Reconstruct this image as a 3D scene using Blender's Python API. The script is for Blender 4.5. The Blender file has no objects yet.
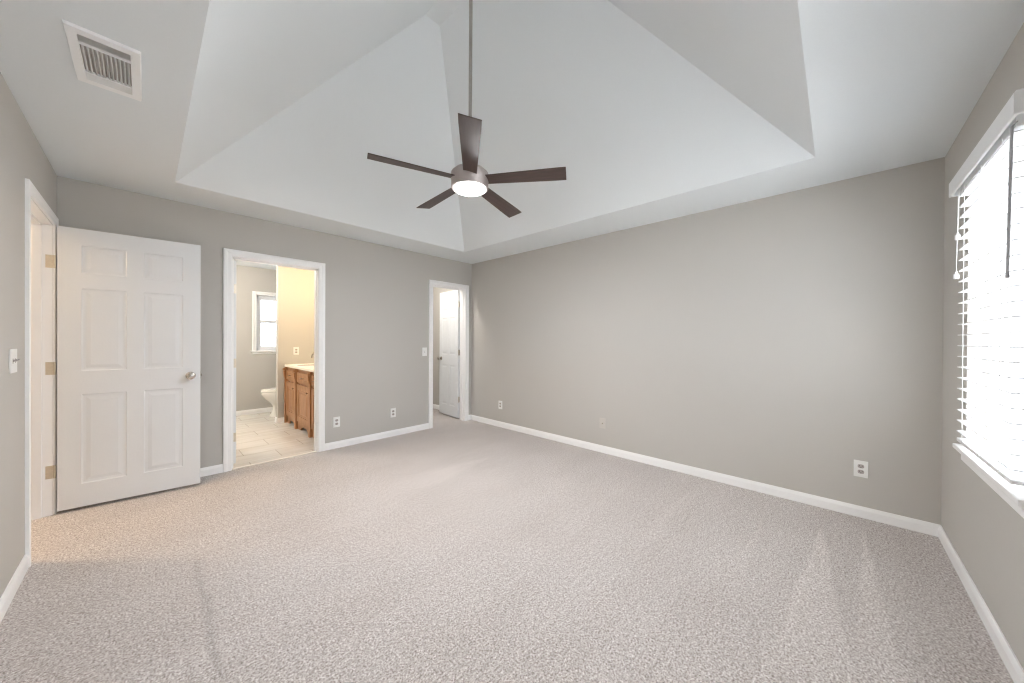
import bpy, bmesh, math, random
from mathutils import Vector, Matrix
random.seed(7)
sc = bpy.context.scene
COL = sc.collection

# ------------------------------------------------------------------ camera
FPX, YAW, PIT, ROL = 345.08, 0.754899, -0.004062, 0.0055905
CAM = Vector((-3.5085, -4.1778, 1.2515))
W, D, H = 3.954, 4.675, 2.44          # room: x from -W to 0, y from -D to 0
fw = Vector((math.cos(YAW)*math.cos(PIT), math.sin(YAW)*math.cos(PIT), math.sin(PIT)))
r0 = Vector((math.sin(YAW), -math.cos(YAW), 0)); u0 = r0.cross(fw)
rt = r0*math.cos(ROL) + u0*math.sin(ROL); up = u0*math.cos(ROL) - r0*math.sin(ROL)
cd = bpy.data.cameras.new('camera'); co = bpy.data.objects.new('camera', cd); COL.objects.link(co)
cd.sensor_width = 36; cd.lens = FPX/1024*36; cd.clip_start = .02; cd.clip_end = 200
M = Matrix.Identity(4)
for i in range(3):
    M[i][0] = rt[i]; M[i][1] = up[i]; M[i][2] = -fw[i]; M[i][3] = CAM[i]
co.matrix_world = M
sc.camera = co

# ------------------------------------------------------------------ world, lights, exposure
sc.view_settings.view_transform = 'Standard'; sc.view_settings.look = 'None'
sc.view_settings.gamma = 1; sc.view_settings.use_curve_mapping = False
sc.view_settings.exposure = 1.05
wd = bpy.data.worlds.new('world'); sc.world = wd; wd.use_nodes = True
bg = wd.node_tree.nodes['Background']
bg.inputs[0].default_value = (.84, .94, 1.08, 1); bg.inputs[1].default_value = 2.6   # bright overcast sky
sc.cycles.use_denoising = True
sc.cycles.max_bounces = 14; sc.cycles.diffuse_bounces = 10; sc.cycles.transparent_max_bounces = 16
sc.cycles.sample_clamp_indirect = 6; sc.cycles.sample_clamp_direct = 8; sc.cycles.filter_width = 1.2

def lamp(name, loc, power, color, size=.08):
    l = bpy.data.lights.new(name, 'POINT'); l.energy = power; l.color = color; l.shadow_soft_size = size
    o = bpy.data.objects.new(name, l); o.location = loc; COL.objects.link(o); return o
sl = bpy.data.lights.new('sun', 'SUN'); sl.energy = 20; sl.angle = math.radians(3); sl.color = (1, .99, .97)
so_ = bpy.data.objects.new('sun', sl); COL.objects.link(so_)
so_.rotation_euler = Vector((.25, math.cos(math.radians(60)), -math.sin(math.radians(60)))).to_track_quat('-Z', 'Y').to_euler()
FAN_STRENGTH = 195.0
lamp('bathroom_light', (-1.72, 1.05, 2.02), 12, (1, .70, .36), .07)
lamp('bathroom_light', (-3.2, 1.6, 2.25), 28, (1, .92, .82), .12)  # unseen fill light, added to brighten the vanity, tiles and bathroom walls
lamp('closet_lamp', (-.95, .34, 2.30), 14, (1, .93, .85), .05)
lamp('hall_lamp', (-4.75, -.15, 2.2), 30, (1, .72, .46), .08)

# ------------------------------------------------------------------ materials
def newmat(name):
    m = bpy.data.materials.new(name); m.use_nodes = True
    nt = m.node_tree; return m, nt, nt.nodes['Principled BSDF']
def paint(name, col, rough=.6, bump=.0, scale=60, metal=0, var=.0, spec=.5):
    m, nt, b = newmat(name)
    b.inputs['Roughness'].default_value = rough; b.inputs['Metallic'].default_value = metal
    b.inputs['Specular IOR Level'].default_value = spec
    tc = nt.nodes.new('ShaderNodeTexCoord'); n = nt.nodes.new('ShaderNodeTexNoise')
    n.inputs['Scale'].default_value = scale; n.inputs['Detail'].default_value = 3
    nt.links.new(tc.outputs['Object'], n.inputs['Vector'])
    r = nt.nodes.new('ShaderNodeValToRGB')
    r.color_ramp.elements[0].position = .3; r.color_ramp.elements[1].position = .7
    r.color_ramp.elements[0].color = tuple(c*(1-var) for c in col)+(1,)
    r.color_ramp.elements[1].color = tuple(min(1, c*(1+var)) for c in col)+(1,)
    nt.links.new(n.outputs['Fac'], r.inputs['Fac']); nt.links.new(r.outputs['Color'], b.inputs['Base Color'])
    if bump:
        bp = nt.nodes.new('ShaderNodeBump'); bp.inputs['Strength'].default_value = bump; bp.inputs['Distance'].default_value = .002
        nt.links.new(n.outputs['Fac'], bp.inputs['Height']); nt.links.new(bp.outputs['Normal'], b.inputs['Normal'])
    return m
WALL = paint('wall_paint', (.525, .507, .478), .75, .15, 180, var=.01, spec=.2)
CEIL = paint('ceiling_paint', (.785, .825, .85), .85, .15, 160, var=.008, spec=.15)
TRIM = paint('white_trim_paint', (.91, .91, .91), .35, 0, 30, var=.005)
DOORM = paint('white_door_paint', (.77, .79, .81), .4, .12, 90, var=.006)
PLATE = paint('white_plastic', (.84, .84, .82), .35, var=.005)
SOCK = paint('grey_socket_plastic', (.42, .38, .36), .45, var=.02)
DARK = paint('dark_slot', (.03, .028, .026), .6, var=.05)
BEIGE = paint('painted_over_plate', (.57, .54, .50), .55, var=.01)
NICKEL = paint('brushed_nickel', (.62, .58, .53), .22, 0, 40, metal=1, var=.04)
SATIN = paint('satin_nickel_housing', (.50, .45, .44), .5, 0, 40, metal=1, var=.03)
HINGE = paint('brass_tinted_hinge', (.66, .60, .50), .35, 0, 60, metal=.75, var=.05)
VENTM = paint('white_vent_enamel', (.90, .91, .92), .4, var=.005)
VENTD = paint('grey_vent_louver', (.74, .74, .73), .45, var=.01)
SLATM = paint('white_blind_slat', (.88, .89, .90), .4, var=.005)
CORDM = paint('white_cord', (.85, .85, .84), .7, var=.01)
WANDM = paint('clear_grey_wand', (.42, .42, .44), .3, var=.02)
VINYL = paint('white_vinyl', (.82, .83, .84), .4, var=.005)
PORC = paint('porcelain', (.87, .85, .81), .12, var=.004)
TOPM = paint('cream_countertop', (.84, .79, .70), .3, 0, 25, var=.003)
ROD = paint('grey_downrod', (.42, .40, .37), .35, 0, 40, metal=.6, var=.03)
STRIP = paint('pale_threshold', (.74, .70, .64), .5, var=.03)

def wood(name, c1, c2, rough=.38, axis='Z', scale=9):
    m, nt, b = newmat(name); b.inputs['Roughness'].default_value = rough
    tc = nt.nodes.new('ShaderNodeTexCoord'); mp = nt.nodes.new('ShaderNodeMapping')
    mp.inputs['Scale'].default_value = {'Z': (9, 9, .7), 'X': (.7, 9, 9), 'Y': (9, .7, 9)}[axis]
    n = nt.nodes.new('ShaderNodeTexNoise'); n.inputs['Scale'].default_value = scale; n.inputs['Detail'].default_value = 6
    n.inputs['Distortion'].default_value = .6
    r = nt.nodes.new('ShaderNodeValToRGB')
    r.color_ramp.elements[0].position = .32; r.color_ramp.elements[1].position = .68
    r.color_ramp.elements[0].color = (*c1, 1); r.color_ramp.elements[1].color = (*c2, 1)
    nt.links.new(tc.outputs['Object'], mp.inputs['Vector']); nt.links.new(mp.outputs['Vector'], n.inputs['Vector'])
    nt.links.new(n.outputs['Fac'], r.inputs['Fac']); nt.links.new(r.outputs['Color'], b.inputs['Base Color'])
    bp = nt.nodes.new('ShaderNodeBump'); bp.inputs['Strength'].default_value = .1; bp.inputs['Distance'].default_value = .002
    nt.links.new(n.outputs['Fac'], bp.inputs['Height']); nt.links.new(bp.outputs['Normal'], b.inputs['Normal'])
    return m
OAK = wood('stained_maple', (.31, .145, .062), (.50, .27, .135))
BLADE = wood('dark_walnut_blade', (.052, .034, .030), (.085, .056, .048), .5, 'X', 6)

# carpet: speckled twist pile with brushed vacuum tracks
CARPET, nt, b = newmat('speckled_carpet'); b.inputs['Roughness'].default_value = .95
b.inputs['Specular IOR Level'].default_value = .1
try: b.inputs['Sheen Weight'].default_value = .15
except Exception: pass
tc = nt.nodes.new('ShaderNodeTexCoord')
def noise(scale, detail, vec, rough=.5):
    n = nt.nodes.new('ShaderNodeTexNoise'); n.inputs['Scale'].default_value = scale
    n.inputs['Detail'].default_value = detail; n.inputs['Roughness'].default_value = rough
    nt.links.new(vec, n.inputs['Vector']); return n.outputs['Fac']
def ramp(fac, stops):
    r = nt.nodes.new('ShaderNodeValToRGB'); e = r.color_ramp.elements
    while len(e) < len(stops): e.new(.5)
    for q, (p_, c_) in zip(e, stops): q.position = p_; q.color = (*c_, 1)
    nt.links.new(fac, r.inputs['Fac']); return r.outputs['Color']
def mix(kind, fac, a, c):
    m_ = nt.nodes.new('ShaderNodeMix'); m_.data_type = 'RGBA'; m_.blend_type = kind
    m_.inputs[0].default_value = fac
    nt.links.new(a, m_.inputs[6]); nt.links.new(c, m_.inputs[7]); return m_.outputs[2]
ob = tc.outputs['Object']
fine = noise(125, 3, ob, .8)
c0 = ramp(fine, [(.35, (.20, .16, .145)), (.45, (.50, .45, .43)), (.55, (.67, .63, .61)), (.66, (.93, .905, .89))])
mid = noise(42, 3, ob, .7); c1 = ramp(mid, [(.36, (.78, .765, .755)), (.60, (1, 1, 1))])
big = noise(1.7, 4, ob, .6); c2 = ramp(big, [(.35, (.93, .925, .92)), (.65, (1, 1, 1))])
mp = nt.nodes.new('ShaderNodeMapping'); mp.inputs['Rotation'].default_value = (0, 0, math.radians(-14))
mp.inputs['Scale'].default_value = (.55, 3.6, 1); nt.links.new(ob, mp.inputs['Vector'])
trk = noise(1.5, 1.5, mp.outputs['Vector']); c3 = ramp(trk, [(.42, (.97, .967, .965)), (.56, (1, 1, 1))])
# brushed vacuum strokes: the pile lies lighter in narrow wedges that open away from the long wall
sx = nt.nodes.new('ShaderNodeSeparateXYZ'); nt.links.new(ob, sx.inputs[0])
def mth(op, a_, b_=None, clamp=False):
    m_ = nt.nodes.new('ShaderNodeMath'); m_.operation = op; m_.use_clamp = clamp
    for i, q in enumerate((a_, b_)):
        if q is None: continue
        if isinstance(q, (int, float)): m_.inputs[i].default_value = q
        else: nt.links.new(q, m_.inputs[i])
    return m_.outputs[0]
wob = mth('MULTIPLY', mth('SUBTRACT', noise(3.5, 2, ob), .5), .05)
ysh = mth('ADD', sx.outputs[1], wob); acc = None
for x0, y0, k, ln, st in ((-.26, -4.11, .085, 1.8, .12), (-.12, -4.31, .055, 1.6, .12), (-.25, -3.80, .05, 1.3, .06), (-.30, -2.36, .022, .9, .11), (-.10, -2.72, .03, .8, .05), (-.9, -1.5, .2, 1.6, .05), (-.2, -3.3, .05, 1.5, .04)):
    t_ = mth('SUBTRACT', x0, sx.outputs[0])
    w_ = mth('ABSOLUTE', mth('SUBTRACT', ysh, y0))
    e_ = mth('DIVIDE', mth('SUBTRACT', mth('MULTIPLY', t_, k), w_), .018, True)
    f_ = mth('SUBTRACT', 1.0, mth('DIVIDE', t_, ln), True)
    g_ = mth('MULTIPLY', mth('MULTIPLY', e_, mth('POWER', f_, .6)), st*1.7)
    acc = g_ if acc is None else mth('ADD', acc, g_)
# one darker stroke in front of the hall doorway
d_ = mth('SUBTRACT', 1.0, mth('DIVIDE', mth('ABSOLUTE', mth('SUBTRACT', mth('ADD', sx.outputs[0], wob), -3.315)), .03), True)
dy = mth('MULTIPLY', mth('GREATER_THAN', sx.outputs[1], -2.6), mth('LESS_THAN', sx.outputs[1], -1.55))
acc = mth('SUBTRACT', acc, mth('MULTIPLY', mth('MULTIPLY', d_, dy), .14))
hsv = nt.nodes.new('ShaderNodeHueSaturation'); nt.links.new(mth('ADD', acc, 1.0), hsv.inputs['Value'])
cc = mix('MULTIPLY', 1, mix('MULTIPLY', 1, mix('MULTIPLY', 1, c0, c1), c2), c3)
nt.links.new(cc, hsv.inputs['Color']); nt.links.new(hsv.outputs[0], b.inputs['Base Color'])
bp = nt.nodes.new('ShaderNodeBump'); bp.inputs['Strength'].default_value = .35; bp.inputs['Distance'].default_value = .004
nt.links.new(fine, bp.inputs['Height']); nt.links.new(bp.outputs['Normal'], b.inputs['Normal'])

# pale plank tiles of the bathroom
TILE, nt, b = newmat('cream_floor_tile'); b.inputs['Roughness'].default_value = .22
tc = nt.nodes.new('ShaderNodeTexCoord'); mp = nt.nodes.new('ShaderNodeMapping')
mp.inputs['Location'].default_value = (-.063, -.1425, 0)
nt.links.new(tc.outputs['Object'], mp.inputs['Vector'])
br = nt.nodes.new('ShaderNodeTexBrick')
br.inputs['Scale'].default_value = 1; br.inputs['Brick Width'].default_value = .57; br.inputs['Row Height'].default_value = .285
br.inputs['Mortar Size'].default_value = .004; br.inputs['Mortar Smooth'].default_value = .1; br.inputs['Bias'].default_value = 0
br.inputs['Color1'].default_value = (.72, .70, .67, 1); br.inputs['Color2'].default_value = (.69, .67, .64, 1)
br.inputs['Mortar'].default_value = (.47, .44, .40, 1)
nt.links.new(mp.outputs['Vector'], br.inputs['Vector'])
n = nt.nodes.new('ShaderNodeTexNoise'); n.inputs['Scale'].default_value = 4; n.inputs['Detail'].default_value = 5
mp2 = nt.nodes.new('ShaderNodeMapping'); mp2.inputs['Scale'].default_value = (.5, 3, 1)
nt.links.new(tc.outputs['Object'], mp2.inputs['Vector']); nt.links.new(mp2.outputs['Vector'], n.inputs['Vector'])
r = nt.nodes.new('ShaderNodeValToRGB'); r.color_ramp.elements[0].color = (.88, .86, .83, 1); r.color_ramp.elements[1].color = (1, 1, 1, 1)
r.color_ramp.elements[0].position = .35; r.color_ramp.elements[1].position = .6
mx = nt.nodes.new('ShaderNodeMix'); mx.data_type = 'RGBA'; mx.blend_type = 'MULTIPLY'; mx.inputs[0].default_value = 1
nt.links.new(n.outputs['Fac'], r.inputs['Fac']); nt.links.new(br.outputs['Color'], mx.inputs[6]); nt.links.new(r.outputs['Color'], mx.inputs[7])
nt.links.new(mx.outputs[2], b.inputs['Base Color'])

# window glass: mostly clear with a faint reflection
GLASS = bpy.data.materials.new('window_glass'); GLASS.use_nodes = True; nt = GLASS.node_tree; nt.nodes.clear()
out = nt.nodes.new('ShaderNodeOutputMaterial'); tr = nt.nodes.new('ShaderNodeBsdfTransparent'); gl = nt.nodes.new('ShaderNodeBsdfGlossy')
gl.inputs['Roughness'].default_value = .02; ms = nt.nodes.new('ShaderNodeMixShader'); fr = nt.nodes.new('ShaderNodeValue'); fr.outputs[0].default_value = .06
nt.links.new(fr.outputs[0], ms.inputs[0]); nt.links.new(tr.outputs[0], ms.inputs[1]); nt.links.new(gl.outputs[0], ms.inputs[2]); nt.links.new(ms.outputs[0], out.inputs[0])
# lamp diffuser
LENS, nt, b = newmat('glowing_diffuser'); b.inputs['Base Color'].default_value = (.9, .9, .9, 1)
b.inputs['Emission Color'].default_value = (.985, .99, 1, 1); b.inputs['Emission Strength'].default_value = FAN_STRENGTH

# ------------------------------------------------------------------ mesh helpers
def box(bm, x0, x1, y0, y1, z0, z1, bev=0):
    xs, ys, zs = sorted((x0, x1)), sorted((y0, y1)), sorted((z0, z1))
    v = [bm.verts.new((x, y, z)) for x in xs for y in ys for z in zs]
    fs = [(0, 1, 3, 2), (4, 6, 7, 5), (0, 4, 5, 1), (2, 3, 7, 6), (0, 2, 6, 4), (1, 5, 7, 3)]
    f = [bm.faces.new([v[i] for i in q]) for q in fs]
    if bev:
        es = {e for q in f for e in q.edges}
        bmesh.ops.bevel(bm, geom=list(es), offset=bev, segments=2, affect='EDGES', profile=.6)
def cyl(bm, a, b_, r1, r2=None, n=20, caps=True):
    a, b_ = Vector(a), Vector(b_); r2 = r1 if r2 is None else r2
    d = (b_-a).normalized(); t = Vector((0, 0, 1)) if abs(d.z) < .9 else Vector((1, 0, 0))
    u = d.cross(t).normalized(); w = d.cross(u)
    A = [bm.verts.new(a+(u*math.cos(2*math.pi*i/n)+w*math.sin(2*math.pi*i/n))*r1) for i in range(n)]
    B = [bm.verts.new(b_+(u*math.cos(2*math.pi*i/n)+w*math.sin(2*math.pi*i/n))*r2) for i in range(n)]
    for i in range(n): bm.faces.new((A[i], A[(i+1) % n], B[(i+1) % n], B[i]))
    if caps: bm.faces.new(A); bm.faces.new(B)
def lathe(bm, prof, origin=(0, 0, 0), axis=(0, 0, 1), n=32):
    o = Vector(origin); d = Vector(axis).normalized(); t = Vector((0, 0, 1)) if abs(d.z) < .9 else Vector((1, 0, 0))
    u = d.cross(t).normalized(); w = d.cross(u); rings = []
    for r_, h in prof:
        if r_ < 1e-5: rings.append([bm.verts.new(o+d*h)])
        else: rings.append([bm.verts.new(o+d*h+(u*math.cos(2*math.pi*i/n)+w*math.sin(2*math.pi*i/n))*r_) for i in range(n)])
    for A, B in zip(rings, rings[1:]):
        for i in range(n):
            j = (i+1) % n
            if len(A) == 1 and len(B) == 1: break
            if len(A) == 1: bm.faces.new((A[0], B[i], B[j]))
            elif len(B) == 1: bm.faces.new((A[i], A[j], B[0]))
            else: bm.faces.new((A[i], A[j], B[j], B[i]))
def loft(bm, rings):
    R_ = [[bm.verts.new(p_) for p_ in r_] for r_ in rings]; n = len(R_[0])
    for A, B in zip(R_, R_[1:]):
        for i in range(n): bm.faces.new((A[i], A[(i+1) % n], B[(i+1) % n], B[i]))
    bm.faces.new(R_[0]); bm.faces.new(R_[-1])
def obj(name, bm, mat, parent=None, smooth=False, loc=None, rz=0, bevel=0):
    bmesh.ops.recalc_face_normals(bm, faces=bm.faces)
    me = bpy.data.meshes.new(name); bm.to_mesh(me); bm.free(); me.materials.append(mat)
    o = bpy.data.objects.new(name, me); COL.objects.link(o)
    if parent: o.parent = parent
    if loc: o.location = loc
    if rz: o.rotation_euler = (0, 0, rz)
    if smooth:
        for p_ in me.polygons: p_.use_smooth = True
        try: me.set_sharp_from_angle(angle=math.radians(38))
        except Exception: pass
    if bevel:
        m_ = o.modifiers.new('bevel', 'BEVEL'); m_.width = bevel; m_.segments = 2; m_.limit_method = 'ANGLE'
    return o
def B(): return bmesh.new()
def thing(name, label, cat, loc=(0, 0, 0), rz=0, group=None):
    o = bpy.data.objects.new(name, None); COL.objects.link(o); o.location = loc; o.rotation_euler = (0, 0, rz)
    o.empty_display_size = .1; o['label'] = label; o['category'] = cat
    if group: o['group'] = group
    return o
def struct(o, label, cat):
    o['kind'] = 'structure'; o['label'] = label; o['category'] = cat; return o
def copy_tree(o, parent=None):
    c = o.copy(); COL.objects.link(c)
    if parent: c.parent = parent
    for ch in list(o.children): copy_tree(ch, c)
    return c

# ------------------------------------------------------------------ shell
T = .12
BX0, BX1, BZ = -2.945, -2.195, 2.03       # bathroom doorway in the back wall
CX0, CX1 = -.71, -.125                    # closet doorway in the back wall
LY0, LY1, LZ = -.92, -.155, 2.045         # hall doorway in the left wall
WX0, WX1, WZ0, WZ1 = -1.375, -.565, .70, 2.09   # window in the front wall
VX0, VX1 = -2.70, -1.89                   # extra window added out of view to let in more daylight
BYF, BXR, BXL = 2.89, -1.50, -3.90        # bathroom far, right and left walls
PY0, PY1, PX = 1.85, 1.97, -2.16          # bathroom partition
CYF, CXL = 1.75, -1.38                    # closet far and left walls
top = 2.56
bm = B(); box(bm, -W, T, -D-T, 0, -.1, 0)
struct(obj('floor', bm, CARPET), 'beige speckled carpet with faint vacuum tracks over the bedroom floor', 'floor')
bm = B(); box(bm, -5.6, -W, -2.6, .6, -.1, 0)
struct(obj('floor', bm, CARPET), 'strip of beige carpet in the hall beyond the left doorway', 'floor')
bm = B(); box(bm, BX0-1.1, BXR+.02, 0, BYF+.05, -.1, 0)
struct(obj('floor', bm, TILE), 'cream plank tiles on the bathroom floor', 'floor')
bm = B(); box(bm, CXL-.02, .14, 0, CYF+.05, -.1, 0)
struct(obj('floor', bm, CARPET), 'light carpet inside the closet', 'floor')

bm = B()   # back wall, with two doorways
for a, c, z0, z1 in ((-W-T, BX0, 0, top), (BX0, BX1, BZ, top), (BX1, CX0, 0, top), (CX0, CX1, BZ, top), (CX1, .24, 0, top)):
    box(bm, a, c, 0, T, z0, z1)
struct(obj('wall_back', bm, WALL), 'greige back wall with bathroom and closet doorways', 'wall')
bm = B(); box(bm, 0, T, -D-T, 0, 0, top)
struct(obj('wall_right', bm, WALL), 'long plain greige wall right of the closet doorway', 'wall')
bm = B()
for a, c, z0, z1 in ((-D-T, LY0, 0, top), (LY0, LY1, LZ, top), (LY1, 0, 0, top)): box(bm, -W-T, -W, a, c, z0, z1)
struct(obj('wall_left', bm, WALL), 'greige wall at the left edge with the hall doorway', 'wall')
bm = B()
for a, c, z0, z1 in ((-W, VX0, 0, top), (VX0, VX1, 0, WZ0), (VX0, VX1, WZ1, top), (VX1, WX0, 0, top),
                     (WX0, WX1, 0, WZ0), (WX0, WX1, WZ1, top), (WX1, 0, 0, top)):
    box(bm, a, c, -D-T, -D, z0, z1)
struct(obj('wall_front', bm, WALL), 'greige window wall at the right edge of the picture', 'wall')

# vaulted tray ceiling
tx0, tx1, ty0, ty1, rise = -3.354, -.55, -4.07, -.50, 1.335
bm = B()
def quad(*ps): bm.faces.new([bm.verts.new(p_) for p_ in ps])
o0, o1, p0, p1 = -W-T, T, -D-T, T-.02
quad((o0, p0, H), (o1, p0, H), (o1, ty0, H), (o0, ty0, H)); quad((o0, ty1, H), (o1, ty1, H), (o1, p1, H), (o0, p1, H))
quad((o0, ty0, H), (tx0, ty0, H), (tx0, ty1, H), (o0, ty1, H)); quad((tx1, ty0, H), (o1, ty0, H), (o1, ty1, H), (tx1, ty1, H))
a = [(tx0, ty0, H), (tx1, ty0, H), (tx1, ty1, H), (tx0, ty1, H)]
s = rise; c = [(tx0+s, ty0+s, H+s), (tx1-s, ty0+s, H+s), (tx1-s, ty1-s, H+s), (tx0+s, ty1-s, H+s)]
for i in range(4): quad(a[i], a[(i+1) % 4], c[(i+1) % 4], c[i])
quad(*c)
bmesh.ops.remove_doubles(bm, verts=bm.verts, dist=1e-4)
ce = obj('ceiling', bm, CEIL); so = ce.modifiers.new('thickness', 'SOLIDIFY'); so.thickness = .05; so.offset = 1
struct(ce, 'off-white ceiling with a steep four-sided vaulted tray', 'ceiling')
for p_ in ce.data.polygons: pass
# make the thickness grow upwards, away from the room
ce.data.update(); so.offset = -1 if ce.data.polygons[0].normal.z < 0 else 1

# bathroom, closet and hall shells
bm = B()
box(bm, BXL-T, BXR+T, BYF, BYF+T, 0, 1.05); box(bm, BXL-T, BXR+T, BYF, BYF+T, 1.985, top)
box(bm, BXL-T, -2.235, BYF, BYF+T, 1.05, 1.985); box(bm, -1.665, BXR+T, BYF, BYF+T, 1.05, 1.985)
struct(obj('wall_back', bm, WALL), 'greige bathroom wall holding the small window', 'wall')
bm = B(); box(bm, PX, BXR, PY0, PY1, 0, H)
struct(obj('wall_right', bm, WALL), 'short lamplit partition wall at the end of the vanity', 'wall')
bm = B(); box(bm, BXR, BXR+T-.005, T, BYF, 0, top)
struct(obj('wall_right', bm, WALL), 'bathroom side wall behind the vanity', 'wall')
bm = B(); box(bm, BXL-T, BXL, T, BYF, 0, top)
struct(obj('wall_left', bm, WALL), 'left bathroom wall behind its open door', 'wall')
bm = B(); box(bm, BXL, BXR, T, BYF, H, H+.1)
struct(obj('ceiling', bm, CEIL), 'flat off-white bathroom ceiling', 'ceiling')
bm = B(); box(bm, CXL, .24, CYF, CYF+T, 0, top)
struct(obj('wall_back', bm, WALL), 'closet end wall', 'wall')
bm = B(); box(bm, .10, .24, T, CYF, 0, top)
struct(obj('wall_right', bm, WALL), 'closet side wall behind its open door', 'wall')
bm = B(); box(bm, CXL-T+.12, CXL+.1, T, CYF, 0, top)
struct(obj('wall_left', bm, WALL), 'left closet wall', 'wall')
bm = B(); box(bm, CXL+.1, .10, T, CYF, H, H+.1)
struct(obj('ceiling', bm, CEIL), 'flat off-white closet ceiling', 'ceiling')
bm = B(); box(bm, -5.6-T, -5.6, -2.6, .6, 0, top); box(bm, -5.6, -W-T, .6, .6+T, 0, top); box(bm, -5.6, -W-T, -2.6-T, -2.6, 0, top)
struct(obj('wall_left', bm, WALL), 'hall walls beyond the left doorway', 'wall')
bm = B(); box(bm, -5.6, -W-T, -2.6, .6, H, H+.1)
struct(obj('ceiling', bm, CEIL), 'flat hall ceiling beyond the left doorway', 'ceiling')

# ------------------------------------------------------------------ baseboards
BPROF = [(0, 0), (.013, 0), (.013, .054), (.009, .068), (.005, .078), (0, .078)]
def base_run(bm, P, Q, nrm):
    P, Q, N = Vector((*P, 0)), Vector((*Q, 0)), Vector((*nrm, 0))
    A = [bm.verts.new(P+N*a+Vector((0, 0, h))) for a, h in BPROF]; C = [bm.verts.new(Q+N*a+Vector((0, 0, h))) for a, h in BPROF]
    n = len(A)
    for i in range(n): bm.faces.new((A[i], A[(i+1) % n], C[(i+1) % n], C[i]))
    bm.faces.new(A); bm.faces.new(C)
CW = .065
bm = B(); base_run(bm, (-W+.0, 0), (BX0-CW, 0), (0, -1)); base_run(bm, (BX1+CW, 0), (CX0-CW, 0), (0, -1)); base_run(bm, (CX1+CW, 0), (0, 0), (0, -1))
struct(obj('baseboard_back', bm, TRIM), 'white baseboard along the back wall', 'baseboard')
bm = B(); base_run(bm, (0, -.013), (0, -D), (-1, 0))
struct(obj('baseboard_right', bm, TRIM), 'white baseboard along the long right wall', 'baseboard')
bm = B(); base_run(bm, (-W, -D), (-W, LY0-CW), (1, 0)); base_run(bm, (-W, LY1+CW), (-W, -.013), (1, 0))
struct(obj('baseboard_left', bm, TRIM), 'white baseboard along the left wall before the doorway', 'baseboard')
bm = B(); base_run(bm, (-W+.013, -D), (-.013, -D), (0, 1))
struct(obj('baseboard_front', bm, TRIM), 'white baseboard under the window', 'baseboard')
bm = B(); base_run(bm, (BXL, BYF), (BXR, BYF), (0, -1))
struct(obj('baseboard_back', bm, TRIM), 'white baseboard under the bathroom window', 'baseboard')
bm = B(); base_run(bm, (PX-.013, PY0), (-2.07, PY0), (0, -1)); base_run(bm, (PX, PY0), (PX, PY1), (-1, 0))
struct(obj('baseboard_right', bm, TRIM), 'white baseboard wrapping the partition end beside the vanity', 'baseboard')
bm = B(); base_run(bm, (.1, T+.02), (.1, CYF), (-1, 0)); base_run(bm, (CXL+.1, CYF), (.1, CYF), (0, -1))
struct(obj('baseboard_right', bm, TRIM), 'white baseboard inside the closet', 'baseboard')

# ------------------------------------------------------------------ door casings and jambs
CPROF = [(0, 0), (0, .008), (.006, .012), (.03, .012), (.04, .017), (.058, .018), (.065, .014), (.065, 0)]
def casing(bm, mp_, x0, x1, zt, zb=0, closed=False, w=1.0):
    rings = []
    for o, t in CPROF:
        o *= w
        if closed: pts = [(x0-o, zb-o), (x0-o, zt+o), (x1+o, zt+o), (x1+o, zb-o)]
        else: pts = [(x0-o, zb), (x0-o, zt+o), (x1+o, zt+o), (x1+o, zb)]
        rings.append([bm.verts.new(mp_(x, t, z)) for x, z in pts])
    k = len(rings); m_ = 4 if closed else 3
    for i in range(k):
        A, C = rings[i], rings[(i+1) % k]
        for j in range(m_): bm.faces.new((A[j], A[(j+1) % 4], C[(j+1) % 4], C[j]))
    if not closed:
        bm.faces.new([r_[0] for r_ in rings]); bm.faces.new([r_[3] for r_ in rings])
J = .018
def doorframe(name, label, mp_, x0, x1, zt, stop_t, depth=T):
    """mp_(x, t, z): x along the wall, t into the room (negative = into the wall)"""
    bm = B(); casing(bm, mp_, x0, x1, zt); casing(bm, lambda x, t, z: mp_(x, -depth-t, z), x0, x1, zt)
    def bx(xa, xb, ta, tb, za, zb_):
        v = [bm.verts.new(mp_(x, t, z)) for x in (xa, xb) for t in (ta, tb) for z in (za, zb_)]
        for q in [(0, 1, 3, 2), (4, 6, 7, 5), (0, 4, 5, 1), (2, 3, 7, 6), (0, 2, 6, 4), (1, 5, 7, 3)]: bm.faces.new([v[i] for i in q])
    e = .001
    bx(x0-e, x0+.006, -depth+e, -e, 0, zt); bx(x1-.006, x1+e, -depth+e, -e, 0, zt); bx(x0, x1, -depth+e, -e, zt-.006, zt+e)
    ta, tb = stop_t
    bx(x0, x0+.018, ta, tb, 0, zt); bx(x1-.018, x1, ta, tb, 0, zt); bx(x0, x1, ta, tb, zt-.018, zt)
    return struct(obj(name, bm, TRIM), label, 'door frame')
doorframe('trim_1', 'white moulded door frame around the hall doorway at the left edge', lambda x, t, z: (-W+t, x, z), LY0, LY1, LZ, (-.085, -.048))
doorframe('trim_2', 'white moulded door frame around the bathroom doorway', lambda x, t, z: (x, -t, z), BX0, BX1, BZ, (-.072, -.035))
doorframe('trim_3', 'white moulded door frame around the narrow closet doorway', lambda x, t, z: (x, -t, z), CX0, CX1, BZ, (-.072, -.035))
bm = B(); box(bm, BX0+.01, BX1-.01, .0, .035, 0, .008, .002)
struct(obj('trim_4', bm, STRIP), 'pale threshold strip where carpet meets bathroom tile', 'threshold')

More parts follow.
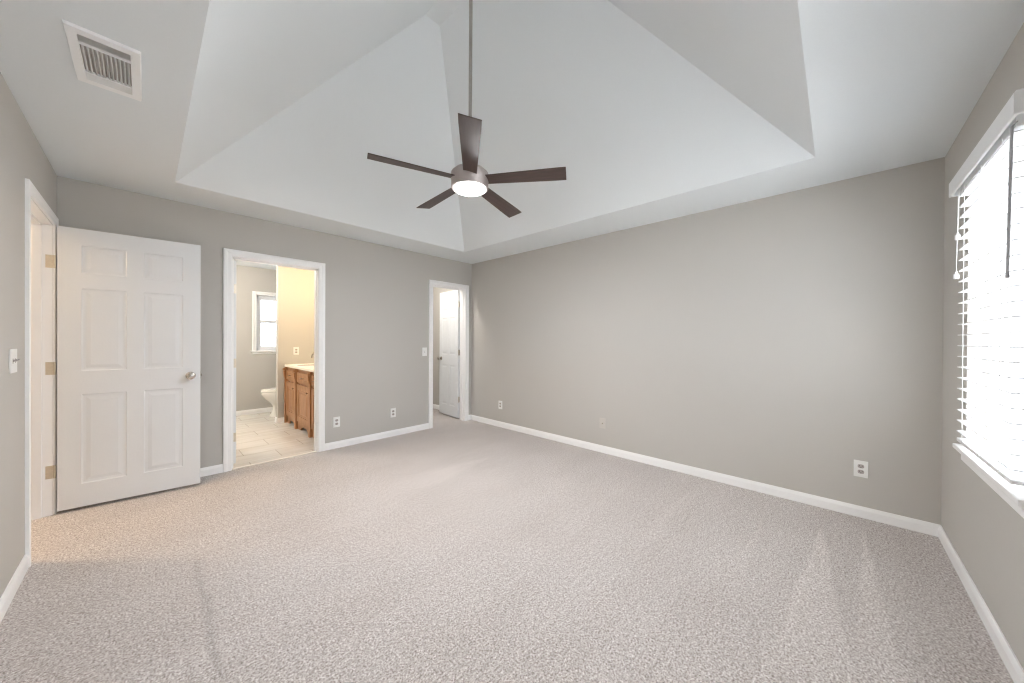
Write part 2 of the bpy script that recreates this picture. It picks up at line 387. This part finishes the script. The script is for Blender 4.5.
# ------------------------------------------------------------------ panel doors
def paneled(bm, x0, x1, z0, z1, yf, yb, panels, inset=(.012, .010, .022), depth=.0055):
    """slab with recessed, raised-field panels on both faces"""
    xs = sorted({x0, x1} | {p_[0] for p_ in panels} | {p_[1] for p_ in panels})
    zs = sorted({z0, z1} | {p_[2] for p_ in panels} | {p_[3] for p_ in panels})
    V = {}
    def v(x, y, z):
        k = (round(x, 5), round(y, 5), round(z, 5))
        if k not in V: V[k] = bm.verts.new((x, y, z))
        return V[k]
    for y, s in ((yf, 1), (yb, -1)):
        for i in range(len(xs)-1):
            for j in range(len(zs)-1):
                a, b_, c_, d_ = xs[i], xs[i+1], zs[j], zs[j+1]
                mx_, mz_ = (a+b_)/2, (c_+d_)/2
                if any(p_[0] < mx_ < p_[1] and p_[2] < mz_ < p_[3] for p_ in panels): continue
                bm.faces.new((v(a, y, c_), v(b_, y, c_), v(b_, y, d_), v(a, y, d_)))
        for (a, b_, c_, d_) in panels:
            # split outer loop at shared cuts is avoided: panels share cut lines only at corners
            lv = [(0, 0), (inset[0]*.4, depth*.8), (inset[0], depth), (inset[0]+inset[1], depth), (sum(inset), depth*.25)]
            prev = None
            for q, (o, dp) in enumerate(lv):
                yy = y+s*dp
                pts = [(a+o, c_+o), (b_-o, c_+o), (b_-o, d_-o), (a+o, d_-o)]
                ring = [v(px, yy, pz) for px, pz in pts]
                if prev:
                    for k in range(4): bm.faces.new((prev[k], prev[(k+1) % 4], ring[(k+1) % 4], ring[k]))
                prev = ring
            bm.faces.new(prev)
    for j in range(len(zs)-1):
        for x in (x0, x1): bm.faces.new((v(x, yf, zs[j]), v(x, yb, zs[j]), v(x, yb, zs[j+1]), v(x, yf, zs[j+1])))
    for i in range(len(xs)-1):
        for z in (z0, z1): bm.faces.new((v(xs[i], yf, z), v(xs[i+1], yf, z), v(xs[i+1], yb, z), v(xs[i], yb, z)))
def six_panels(w):
    a0, a1 = .108/.75*w, .330/.75*w; b0, b1 = w-a1, w-a0
    P = []
    for z0, z1 in ((.18, .83), (1.00, 1.60), (1.71, 1.91)): P += [(a0, a1, z0, z1), (b0, b1, z0, z1)]
    return P
def knob_bm(s, th):
    bm = B()
    for y0, sg in ((0, -1), (th, 1)):
        lathe(bm, [(0, 0), (.032, 0), (.032, .004), (.026, .009), (.012, .012), (.011, .026), (.014, .031), (.024, .036), (.029, .045), (.030, .054), (.026, .063), (.016, .068), (0, .070)], (s, y0, .93), (0, sg, 0), 28)
    return bm
def door(name, label, loc, rz, w, h=2.03, th=.035, knob=True):
    bm = B(); paneled(bm, 0, w, .012, h, 0, th, six_panels(w))
    d = struct(obj(name, bm, DOORM, loc=loc, rz=rz), label, 'door')
    if knob:
        k = obj('door_knob', knob_bm(w-.06, th), NICKEL, d, True); k['label'] = 'round satin nickel knob'
        bm = B(); box(bm, w-.0005, w+.002, th/2-.011, th/2+.011, .90, .96); box(bm, w, w+.009, th/2-.006, th/2+.006, .92, .94)
        obj('latch', bm, NICKEL, d)
    return d
def hinge(parent, x, y, z, leaf_a, leaf_b, mat=HINGE, zs=1):
    """knuckle at x,y with two leaves given as (dx0,dx1,dy0,dy1)"""
    bm = B(); cyl(bm, (x, y, z-.045), (x, y, z+.045), .0055, n=12)
    for k in (-.028, .010): cyl(bm, (x, y, z+k-.001), (x, y, z+k+.001), .0062, n=12)
    for L_ in (leaf_a, leaf_b):
        if L_: box(bm, x+L_[0], x+L_[1], y+L_[2], y+L_[3], z-.044, z+.044)
    o = obj('hinge', bm, mat, parent, True); return o
# hall door, swung into the room
ang = math.atan2(-.0674, .7467)
d1 = door('door_1', 'white six-panel door standing open at the left of the room', (-3.934, -.176, .01), ang, .75)
ca, sa = math.cos(-ang), math.sin(-ang)
for z in (.305, 1.035, 1.785):
    # leaf plates lie on the far jamb; build in world axes, then parent
    bm = B(); px, py = -3.945, -.166
    cyl(bm, (px, py, z-.045), (px, py, z+.045), .0058, n=12)
    box(bm, px-.040, px, LY1-.0085, LY1-.0060, z-.045, z+.045)
    for k in (-.03, 0, .03):
        for q in (-.012, -.030): cyl(bm, (px+q, LY1-.0095, z+k), (px+q, LY1-.0080, z+k), .003, n=8)
    h_ = obj('hinge', bm, HINGE, d1, True); h_.matrix_parent_inverse = (Matrix.Translation(d1.location) @ Matrix.Rotation(ang, 4, 'Z')).inverted()
    h_['label'] = 'brassy hinge leaf on the far jamb'
# bathroom door, swung in at a right angle: only its hinge edge shows
d2 = door('door_2', 'white bathroom door standing open inside, seen edge-on at the left jamb', (BX0+.052, T+.012, .01), math.radians(90.5), .74)
for z in (.27, 1.00, 1.73):
    bm = B(); box(bm, -.0025, .0, .0, .028, z-.044, z+.044); cyl(bm, (-.005, .038, z-.045), (-.005, .038, z+.045), .0055, n=12)
    for k in (-.03, 0, .03): cyl(bm, (-.0035, .018, z+k), (-.002, .018, z+k), .003, n=8)
    obj('hinge', bm, HINGE, d2, True)
# closet door
d3 = door('door_3', 'narrow white six-panel closet door standing open inward', (CX1+.012, T+.024, .01), math.radians(84.5), .575)
for z in (.30, 1.04, 1.80):
    bm = B(); cyl(bm, (-.006, -.006, z-.045), (-.006, -.006, z+.045), .0065, n=12); box(bm, -.0025, 0, .0, .03, z-.044, z+.044)
    box(bm, -.045, -.008, -.0385, -.0365, z-.044, z+.044)
    obj('hinge', bm, NICKEL, d3, True)

# ------------------------------------------------------------------ wall plates
def outlet(label, group=None, loc=(0, 0, 0), rz=0):
    t = thing('wall_outlet', label, 'outlet', loc, rz, group)      # local: x along the wall, -y out of the wall
    bm = B(); box(bm, -.0365, .0365, -.006, 0, -.0585, .0585, .002); obj('cover_plate', bm, PLATE, t)
    for s in (-1, 1):
        bm = B(); n = 20
        pts = [(.0165*math.copysign(abs(math.cos(2*math.pi*i/n))**.6, math.cos(2*math.pi*i/n)), .0135*math.copysign(abs(math.sin(2*math.pi*i/n))**.8, math.sin(2*math.pi*i/n))) for i in range(n)]
        loft(bm, [[(x, y_, z+s*.0195) for x, z in pts] for y_ in (-.0055, -.0078)])
        r_ = obj('receptacle', bm, SOCK, t)
        bm = B(); box(bm, -.0080, -.0055, -.0084, -.0075, s*.0195-.001, s*.0195+.007); box(bm, .0055, .0080, -.0084, -.0075, s*.0195-.001, s*.0195+.006)
        cyl(bm, (0, -.0075, s*.0195-.007), (0, -.0084, s*.0195-.007), .0026, n=10); obj('slot', bm, DARK, r_)
    bm = B(); cyl(bm, (0, -.006, 0), (0, -.0072, 0), .0032, n=12); obj('screw', bm, PLATE, t)
    return t
R90 = math.radians(90)
o_ = outlet('white duplex outlet low on the back wall just right of the bathroom doorway', 'duplex outlets on the bedroom walls', (-2.002, 0, .30))
for lab, loc, rz in (('white duplex outlet on the back wall midway between the two doorways', (-1.309, 0, .303), 0),
                     ('white duplex outlet on the long wall nearest the closet corner', (0, -.657, .318), -R90),
                     ('largest white duplex outlet, low on the long wall near the window corner', (0, -4.31, .345), -R90)):
    c_ = copy_tree(o_); c_['label'] = lab; c_.location = loc; c_.rotation_euler = (0, 0, rz)
c_ = copy_tree(o_); c_['label'] = 'outlet above the vanity on the lamplit yellow bathroom wall'; c_.location = (-1.925, PY0, 1.067); del c_['group']
def toggle_switch(label, loc, rz, gangs=1, tr=0):
    t = thing('light_switch', label, 'light switch', loc, rz)
    w = .0365 + .023*(gangs-1)
    bm = B(); box(bm, -w, w, -.006, 0, -.0585, .0585, .002); obj('cover_plate', bm, PLATE, t)
    for g in range(gangs):
        x = (g-(gangs-1)/2)*.046
        bm = B(); box(bm, x-.005, x+.005, -.0068, -.0055, -.012, .012); obj('switch_slot', bm, SOCK, t)
        bm = B(); v_ = [bm.verts.new(q) for q in ((x-.004, -.006, -.006), (x+.004, -.006, -.006), (x+.004, -.006, .006), (x-.004, -.006, .006),
                                                  (x-.003, -.019, .004), (x+.003, -.019, .004), (x+.003, -.017, .010), (x-.003, -.017, .010))]
        for q in ((0, 1, 2, 3), (4, 5, 6, 7), (0, 1, 5, 4), (1, 2, 6, 5), (2, 3, 7, 6), (3, 0, 4, 7)): bm.faces.new([v_[i] for i in q])
        obj('toggle', bm, SOCK if gangs > 1 else PLATE, t)
    return t
toggle_switch('white single toggle switch on the back wall left of the closet doorway', (-.844, 0, 1.083), 0)
toggle_switch('white double toggle switch plate on the left wall beside the hall doorway', (-W, -1.245, 1.136), R90, 2)
t = thing('wall_plate', 'small beige jack plate blending into the long wall, between the two outlets', 'wall plate', (0, -2.275, .327), -R90)
bm = B(); box(bm, -.035, .035, -.005, 0, -.057, .057, .002); obj('cover_plate', bm, BEIGE, t)
bm = B(); cyl(bm, (0, -.005, 0), (0, -.012, 0), .0048, n=12); cyl(bm, (0, -.005, 0), (0, -.0065, 0), .008, n=6); obj('jack', bm, NICKEL, t)

# ------------------------------------------------------------------ ceiling vent
t = thing('ceiling_vent', 'white rectangular air register in the ceiling at upper left', 'air vent', (-3.622, -1.856, H))
vw, vl = .101, .211; iw, il = .070, .172
bm = B()
def ring_frame(bm, ow, ol, iw_, il_, z0, z1):
    O0 = [bm.verts.new((x*ow, y*ol, z0)) for x, y in ((-1, -1), (1, -1), (1, 1), (-1, 1))]
    O1 = [bm.verts.new((x*(ow-.003), y*(ol-.003), z1)) for x, y in ((-1, -1), (1, -1), (1, 1), (-1, 1))]
    I1 = [bm.verts.new((x*iw_, y*il_, z1)) for x, y in ((-1, -1), (1, -1), (1, 1), (-1, 1))]
    I0 = [bm.verts.new((x*iw_, y*il_, z0)) for x, y in ((-1, -1), (1, -1), (1, 1), (-1, 1))]
    for A, C in ((O0, O1), (O1, I1), (I1, I0), (I0, O0)):
        for i in range(4): bm.faces.new((A[i], A[(i+1) % 4], C[(i+1) % 4], C[i]))
ring_frame(bm, vw, vl, iw, il, -.0005, -.012); obj('frame', bm, VENTM, t)
bm = B(); box(bm, -iw, iw, -il, il, -.0015, -.0005); obj('duct_opening', bm, SOCK, t)
for y_ in (-il+.062, il-.068):
    bm = B(); box(bm, -iw, iw, y_, y_+.006, -.0115, -.002); obj('crossbar', bm, VENTM, t)
def louver(x0, x1, y0, y1, axis, lean):
    bm = B(); h_ = .0095
    if axis == 'y':
        v_ = [bm.verts.new(q) for q in ((x0, y0, -.0018), (x0+.0030, y0, -.0018), (x0+.0030, y1, -.0018), (x0, y1, -.0018),
              (x0+lean, y0, -.0018-h_), (x0+lean+.0030, y0, -.0018-h_), (x0+lean+.0030, y1, -.0018-h_), (x0+lean, y1, -.0018-h_))]
    else:
        v_ = [bm.verts.new(q) for q in ((x0, y0, -.0018), (x1, y0, -.0018), (x1, y0+.0012, -.0018), (x0, y0+.0012, -.0018),
              (x0, y0+lean, -.0018-h_), (x1, y0+lean, -.0018-h_), (x1, y0+lean+.0012, -.0018-h_), (x0, y0+lean+.0012, -.0018-h_))]
    for q in ((0, 1, 2, 3), (4, 5, 6, 7), (0, 1, 5, 4), (1, 2, 6, 5), (2, 3, 7, 6), (3, 0, 4, 7)): bm.faces.new([v_[i] for i in q])
    obj('louver', bm, VENTD, t)
for i in range(11): louver(-iw+.004+i*.0124, 0, -il+.068, il-.068, 'y', .005)
for i in range(6): louver(-iw, iw, -il+.004+i*.0095, 0, 'x', -.007)
for i in range(6): louver(-iw, iw, il-.060+i*.0098, 0, 'x', .010)

# ------------------------------------------------------------------ ceiling fan
FX, FY = -1.945, -2.292
t = thing('ceiling_fan', 'dark five-blade ceiling fan with a lit round lamp on a long rod', 'ceiling fan', (FX, FY, 2.30))
ZT = H+rise-2.30
bm = B(); cyl(bm, (0, 0, .17), (0, 0, ZT-.02), .0125, n=20); obj('downrod', bm, ROD, t, True)
bm = B(); lathe(bm, [(0, ZT-.075), (.025, ZT-.075), (.055, ZT-.05), (.067, ZT-.02), (.067, ZT-.001), (0, ZT-.001)]); obj('canopy', bm, SATIN, t, True)
bm = B(); lathe(bm, [(0, .175), (.022, .175), (.026, .165), (.026, .150), (.06, .148), (.110, .138), (.130, .118), (.132, .075), (.130, .072), (.130, .020), (.126, .012), (.112, .010), (.110, .014), (0, .014)], n=48)
obj('motor_housing', bm, SATIN, t, True)
bm = B(); lathe(bm, [(.110, .020), (.110, .012), (.106, .004), (.09, -.001), (.05, -.004), (0, -.005)], n=48); obj('lamp_diffuser', bm, LENS, t, True)['label'] = 'glowing white disc diffuser'
PITCH = math.radians(12)
for k in range(5):
    a = math.radians(-129.8+72*k); dih = math.radians(2.3)*math.cos(a+math.radians(165))
    bm = B()
    pts = [(.115, -.046), (.60, -.0625), (.668, -.0625), (.668, .0625), (.60, .0625), (.115, .046)]
    def tilt(x, y, z): return (x, y*math.cos(PITCH), z-y*math.sin(PITCH))
    loft(bm, [[tilt(x, y, .071+dz) for x, y in pts] for dz in (-.003, .003)])
    o = obj('blade', bm, BLADE, t, bevel=.0015); o.rotation_euler = (0, -dih, a)
    bm = B(); box(bm, .10, .20, -.022, .022, .075, .079, .001); 
    for q in (-.012, .012): cyl(bm, (.17, q, .079), (.17, q, .082), .004, n=8)
    for v_ in bm.verts: v_.co = Vector(tilt(*v_.co))
    obj('blade_bracket', bm, SATIN, o, True)

# ------------------------------------------------------------------ bedroom window
def sash_window(name, label, x0, x1, z0, z1, ywall, out, cas=False, midz=None):
    """double-hung window in a wall whose room face is ywall; out = +1/-1 direction to the outside"""
    def Y(d): return ywall+out*d
    midz = midz or (z0+z1)/2
    bm = B(); f = .035
    for a, c_, e, g in ((x0, x0+f, z0, z1), (x1-f, x1, z0, z1), (x0, x1, z0, z0+f), (x0, x1, z1-f, z1)): box(bm, a, c_, Y(.065), Y(T-.002), e, g)
    w = struct(obj(name, bm, VINYL), label, 'window')
    for nm, za, zb_, d in (('upper_sash', midz-.028, z1-f, .098), ('lower_sash', z0+f, midz+.028, .074)):
        bm = B(); q = .042; a, c_ = x0+f, x1-f
        for r_ in ((a, a+q, za, zb_), (c_-q, c_, za, zb_), (a+q, c_-q, za, za+q), (a+q, c_-q, zb_-q, zb_)): box(bm, r_[0], r_[1], Y(d), Y(d+.022), r_[2], r_[3], .002)
        s_ = obj(nm, bm, VINYL, w)
        bm = B(); box(bm, a+q-.004, c_-q+.004, Y(d+.009), Y(d+.013), za+q-.004, zb_-q+.004); obj('glass_pane', bm, GLASS, s_)
        if nm == 'lower_sash':
            bm = B(); box(bm, (a+c_)/2-.03, (a+c_)/2+.03, Y(d-.008), Y(d), zb_-.012, zb_+.004, .002); obj('sash_lock', bm, VINYL, s_)
    return w
w1 = sash_window('window_1', 'double-hung bedroom window behind the white blind', WX0, WX1, WZ0, WZ1, -D, -1, midz=1.40)
bm = B(); box(bm, WX0-.06, WX1+.06, -D-.06, -D+.036, WZ0-.015, WZ0+.008, .004); s_ = obj('window_sill', bm, TRIM, w1)
bm = B(); box(bm, WX0-.02, WX1+.02, -D, -D+.014, WZ0-.068, WZ0-.015, .004); box(bm, WX0-.02, WX1+.02, -D, -D+.020, WZ0-.035, WZ0-.015, .003); obj('apron', bm, TRIM, w1)
w2 = sash_window('added_window', 'added double-hung window out of view on the window wall, for extra daylight', VX0, VX1, WZ0, WZ1, -D, -1, midz=1.40)  # invented opening outside the view, brightens the room
bm = B(); box(bm, VX0-.06, VX1+.06, -D-.06, -D+.036, WZ0-.015, WZ0+.008, .004); obj('window_sill', bm, TRIM, w2)
# bathroom window
w3 = sash_window('window_3', 'small double-hung bathroom window with bright panes', -2.235, -1.665, 1.05, 1.985, BYF, 1, midz=1.545)
bm = B(); casing(bm, lambda x, t_, z: (x, BYF-t_, z), -2.235, -1.665, 1.985, 1.05, True, .9); obj('window_frame', bm, TRIM, w3)
bm = B(); box(bm, -2.315, -1.585, BYF-.04, BYF+.03, 1.03, 1.052, .004); obj('window_sill', bm, TRIM, w3)

# ------------------------------------------------------------------ window blind
BZT, BZB = 2.035, .745; SX0, SX1 = -1.355, -.585; YF = -D+.035; YB = -D-.017
t = thing('window_blind', 'white horizontal-slat blind hanging open in the right window', 'blind', ((SX0+SX1)/2, -D, WZ0))
tx, ty, tz = t.location
def P(bm_name, bm, mat, smooth=False, parent=t):
    for v_ in bm.verts: v_.co -= Vector((tx, ty, tz))
    return obj(bm_name, bm, mat, parent, smooth)
bm = B(); vx0, vx1, vf, z0, z1 = -1.437, -.505, -D+.056, 2.043, 2.128
prof = [(0, z0), (.008, z0), (.010, z0+.004), (.010, z1-.010), (.004, z1), (0, z1)]
def valp(path):
    rings = []
    for o, z in prof:
        rings.append([bm.verts.new(q) for q in ((vx0-o, -D, z), (vx0-o, vf+o-.010, z), (vx1+o, vf+o-.010, z), (vx1+o, -D, z))])
    k = len(rings)
    for i in range(k):
        A, C = rings[i], rings[(i+1) % k]
        for j in range(3): bm.faces.new((A[j], A[j+1], C[j+1], C[j]))
    bm.faces.new([r_[0] for r_ in rings]); bm.faces.new([r_[3] for r_ in rings])
valp(0)
P('valance', bm, SLATM)
bm = B(); box(bm, SX0, SX1, YB, YF-.004, 2.032, 2.078, .002); P('headrail', bm, SLATM)
NS = 23; pitch = .0557
for k in range(NS):
    z = BZB+.043+k*pitch
    if z > 2.02: break
    bm = B(); n = 6; up_, dn = [], []
    for i in range(n+1):
        f_ = i/n; y = YB+(YF-YB)*f_; cz = .0022*math.sin(math.pi*f_)+ .003*(f_-.5)
        up_.append((y, z+cz+.0024)); dn.append((y, z+cz-.0024))
    sec = up_+dn[::-1]
    loft(bm, [[(x, y, zz) for y, zz in sec] for x in (SX0, SX1)])
    P('slat', bm, SLATM)
bm = B(); box(bm, SX0, SX1, YB, YF, BZB-.008, BZB+.010, .004); P('bottom_rail', bm, SLATM)
for x in (-.70, -.97, -1.24):
    for y, s_ in ((YF+.0015, 1), (YB-.0015, -1)):
        bm = B(); cyl(bm, (x, y, BZB), (x, y, 2.04), .0012, n=6); P('ladder_cord', bm, CORDM)
for x, ze in ((-.622, 1.80), (-.600, 1.60)):
    bm = B(); cyl(bm, (x, YF+.009, ze), (x, YF+.004, 2.05), .0013, n=6); c_ = P('lift_cord', bm, CORDM)
    bm = B(); lathe(bm, [(0, .022), (.004, .022), (.005, .012), (.010, .008), (.0105, -.012), (.008, -.016), (0, -.016)], (x, YF+.009, ze), n=16)
    for v_ in bm.verts: v_.co -= Vector((tx, ty, tz))
    obj('tassel', bm, CORDM, c_, True)
bm = B(); cyl(bm, (-1.372, YF+.008, 2.03), (-1.352, YF+.010, 1.50), .0045, n=8); cyl(bm, (-1.352, YF+.010, 1.50), (-1.3515, YF+.010, 1.487), .006, n=10)
cyl(bm, (-1.372, YF+.008, 2.03), (-1.372, YF-.004, 2.045), .002, n=8); P('tilt_wand', bm, WANDM, True)['label'] = 'translucent grey tilt wand'

added_blind = copy_tree(bpy.data.objects['window_blind']); added_blind.location.x += (VX0+VX1)/2-(WX0+WX1)/2  # unseen copy, added to screen the sun at the extra window
added_blind['label'] = 'copied white horizontal-slat blind on the added, unseen window'

# ------------------------------------------------------------------ bathroom furniture
# vanity: front faces -x at x=-2.06; built with local x = along the wall (world -y), local y = depth into the wall (world +x)
VY1, VY0, VXF = PY0-.003, .30, -2.05
t = thing('vanity_cabinet', 'brown stained wooden bathroom vanity with raised-panel doors', 'cabinet', (VXF, VY1, 0), -R90)
L = VY1-VY0; dep = BXR-VXF-.004
bm = B(); box(bm, 0, L, .02, dep, .10, .835)
box(bm, 0, L, 0, .02, .795, .835)
for x0, x1 in ((0, .05), (.50, .575), (1.11, 1.185), (L-.05, L)): box(bm, x0+.008, x1-.008, -.032, .02, .0, .835)
box(bm, 0, L, .0, .02, .630, .650)
obj('body', bm, OAK, t, bevel=.002)
# scalloped toe valance with pointed arches
bm = B()
for x0, x1 in ((.05, .50), (.575, 1.11), (1.185, L-.05)):
    m_ = (x0+x1)/2; w_ = (x1-x0)/2; pts = [(x0, .11), (x0, 0)]
    pts += [(x0+w_*.45, 0), (x0+w_*.50, .035), (m_-w_*.22, .062), (m_, .050), (m_+w_*.22, .062), (x1-w_*.50, .035), (x1-w_*.45, 0), (x1, 0), (x1, .11)]
    A = [bm.verts.new((x, .001, z)) for x, z in pts]; C = [bm.verts.new((x, .02, z)) for x, z in pts]; n = len(A)
    for i in range(n): bm.faces.new((A[i], A[(i+1) % n], C[(i+1) % n], C[i]))
    bm.faces.new(A); bm.faces.new(C)
obj('toe_valance', bm, OAK, t)
for xc in (.025, .5375, 1.1475):   # carved corbels at the stile tops
    bm = B()
    for i, (z, r_) in enumerate(((.80, .022), (.765, .019), (.735, .015), (.71, .011), (.69, .007))):
        box(bm, xc-.022, xc+.022, -.032-r_, -.032, z-.014, z+.016, .003)
    obj('corbel', bm, OAK, t)
for x0, x1 in ((.055, .495), (.58, 1.105), (1.19, L-.055)):
    bm = B(); paneled(bm, x0, x1, .655, .79, -.016, .0, [(x0+.04, x1-.04, .69, .758)], (.006, .004, .01), .005); dr = obj('drawer', bm, OAK, t, bevel=0)
    bm = B(); xm = (x0+x1)/2
    for q in (-.038, .038): cyl(bm, (xm+q, -.016, .724), (xm+q, -.036, .724), .004, n=10)
    cyl(bm, (xm-.05, -.036, .724), (xm+.05, -.036, .724), .005, n=10); obj('handle', bm, NICKEL, dr, True)
    bm = B(); paneled(bm, x0, x1, .115, .625, -.018, .0, [(x0+.07, x1-.07, .19, .55)], (.010, .010, .03), .012); dd = obj('door', bm, OAK, t)
    bm = B(); lathe(bm, [(0, 0), (.006, 0), (.006, .012), (.013, .018), (.013, .024), (0, .028)], (x1-.04, -.018, .55), (0, -1, 0), 14); obj('knob', bm, NICKEL, dd, True)
o = thing('countertop', 'cream countertop on the wooden bathroom vanity', 'countertop', (VXF, VY1, .836), -R90)
bm = B(); box(bm, -.0, L+.01, -.028, dep, 0, .032, .006); obj('slab', bm, TOPM, o)
bm = B()
lathe(bm, [(.155, .0322), (.16, .0335), (.155, .034), (.145, .0332), (.12, .0325), (0, .0325)], (.38, .20, 0), (0, 0, 1), 36); obj('sink_basin', bm, PORC, o, True)
# faucet
t = thing('faucet', 'small nickel gooseneck faucet on the vanity counter, by the right jamb', 'faucet', (-1.60, 1.47, .8705), 0)
bm = B(); lathe(bm, [(0, 0), (.027, 0), (.027, .006), (.018, .012), (.014, .03), (.013, .05), (0, .05)]); obj('base', bm, NICKEL, t, True)
bm = B(); pts = [(0, 0, .05), (0, 0, .13)] + [(-.11+.11*math.cos(a_), 0, .13+.06*math.sin(a_)) for a_ in [math.pi*i/8 for i in range(1, 9)]] + [(-.222, 0, .10)]
for a_, b_ in zip(pts, pts[1:]): cyl(bm, a_, b_, .009, n=12)
obj('spout', bm, NICKEL, t, True)
bm = B(); cyl(bm, (0, .018, .035), (.0, .07, .055), .006, .004, n=10); obj('handle', bm, NICKEL, t, True)

# toilet (front towards -x)
t = thing('toilet', 'cream porcelain toilet half hidden behind the bathroom partition', 'toilet', (-1.50, 2.43, 0))
def sup(cx, rx, ry, z, n=32, flat=0):
    r_ = []
    for i in range(n):
        a_ = 2*math.pi*i/n; c_, s_ = math.cos(a_), math.sin(a_)
        e = .8 if c_ > 0 else 1.0
        r_.append((cx+rx*math.copysign(abs(c_)**e, c_), ry*math.copysign(abs(s_)**.9, s_), z))
    return r_
bm = B()
loft(bm, [sup(-.40, .245, .105, .001), sup(-.40, .245, .105, .03), sup(-.395, .225, .088, .06), sup(-.385, .215, .085, .16), sup(-.395, .235, .10, .22),
          sup(-.425, .275, .145, .29), sup(-.45, .295, .175, .345), sup(-.455, .300, .185, .38), sup(-.455, .298, .183, .40), sup(-.455, .285, .17, .405)])
obj('bowl', bm, PORC, t, True)
bm = B(); loft(bm, [sup(-.465, .285, .178, .4055), sup(-.465, .298, .19, .412), sup(-.465, .298, .19, .424), sup(-.465, .290, .182, .428)]); obj('seat', bm, PORC, t, True)
bm = B(); loft(bm, [sup(-.460, .285, .180, .429), sup(-.460, .292, .186, .434), sup(-.460, .290, .184, .444), sup(-.455, .262, .16, .450)]); obj('seat_lid', bm, PORC, t, True)
bm = B(); box(bm, -.205, -.012, -.22, .22, .375, .735, .02); obj('tank', bm, PORC, t, True)
bm = B(); box(bm, -.215, -.006, -.23, .23, .736, .768, .012); obj('tank_lid', bm, PORC, t, True)
bm = B(); cyl(bm, (-.206, -.16, .67), (-.222, -.16, .67), .012, n=12); box(bm, -.230, -.222, -.17, -.09, .663, .677, .003); obj('flush_handle', bm, NICKEL, t)

# ------------------------------------------------------------------ outdoors
GR = paint('pale_gravel', (.62, .62, .60), .9, 0, 8, var=.2)
bm = B(); box(bm, -14, 14, -30, -D-T-.3, -.8, -.7)
struct(obj('ground', bm, GR), 'pale ground outside the bedroom window', 'ground')
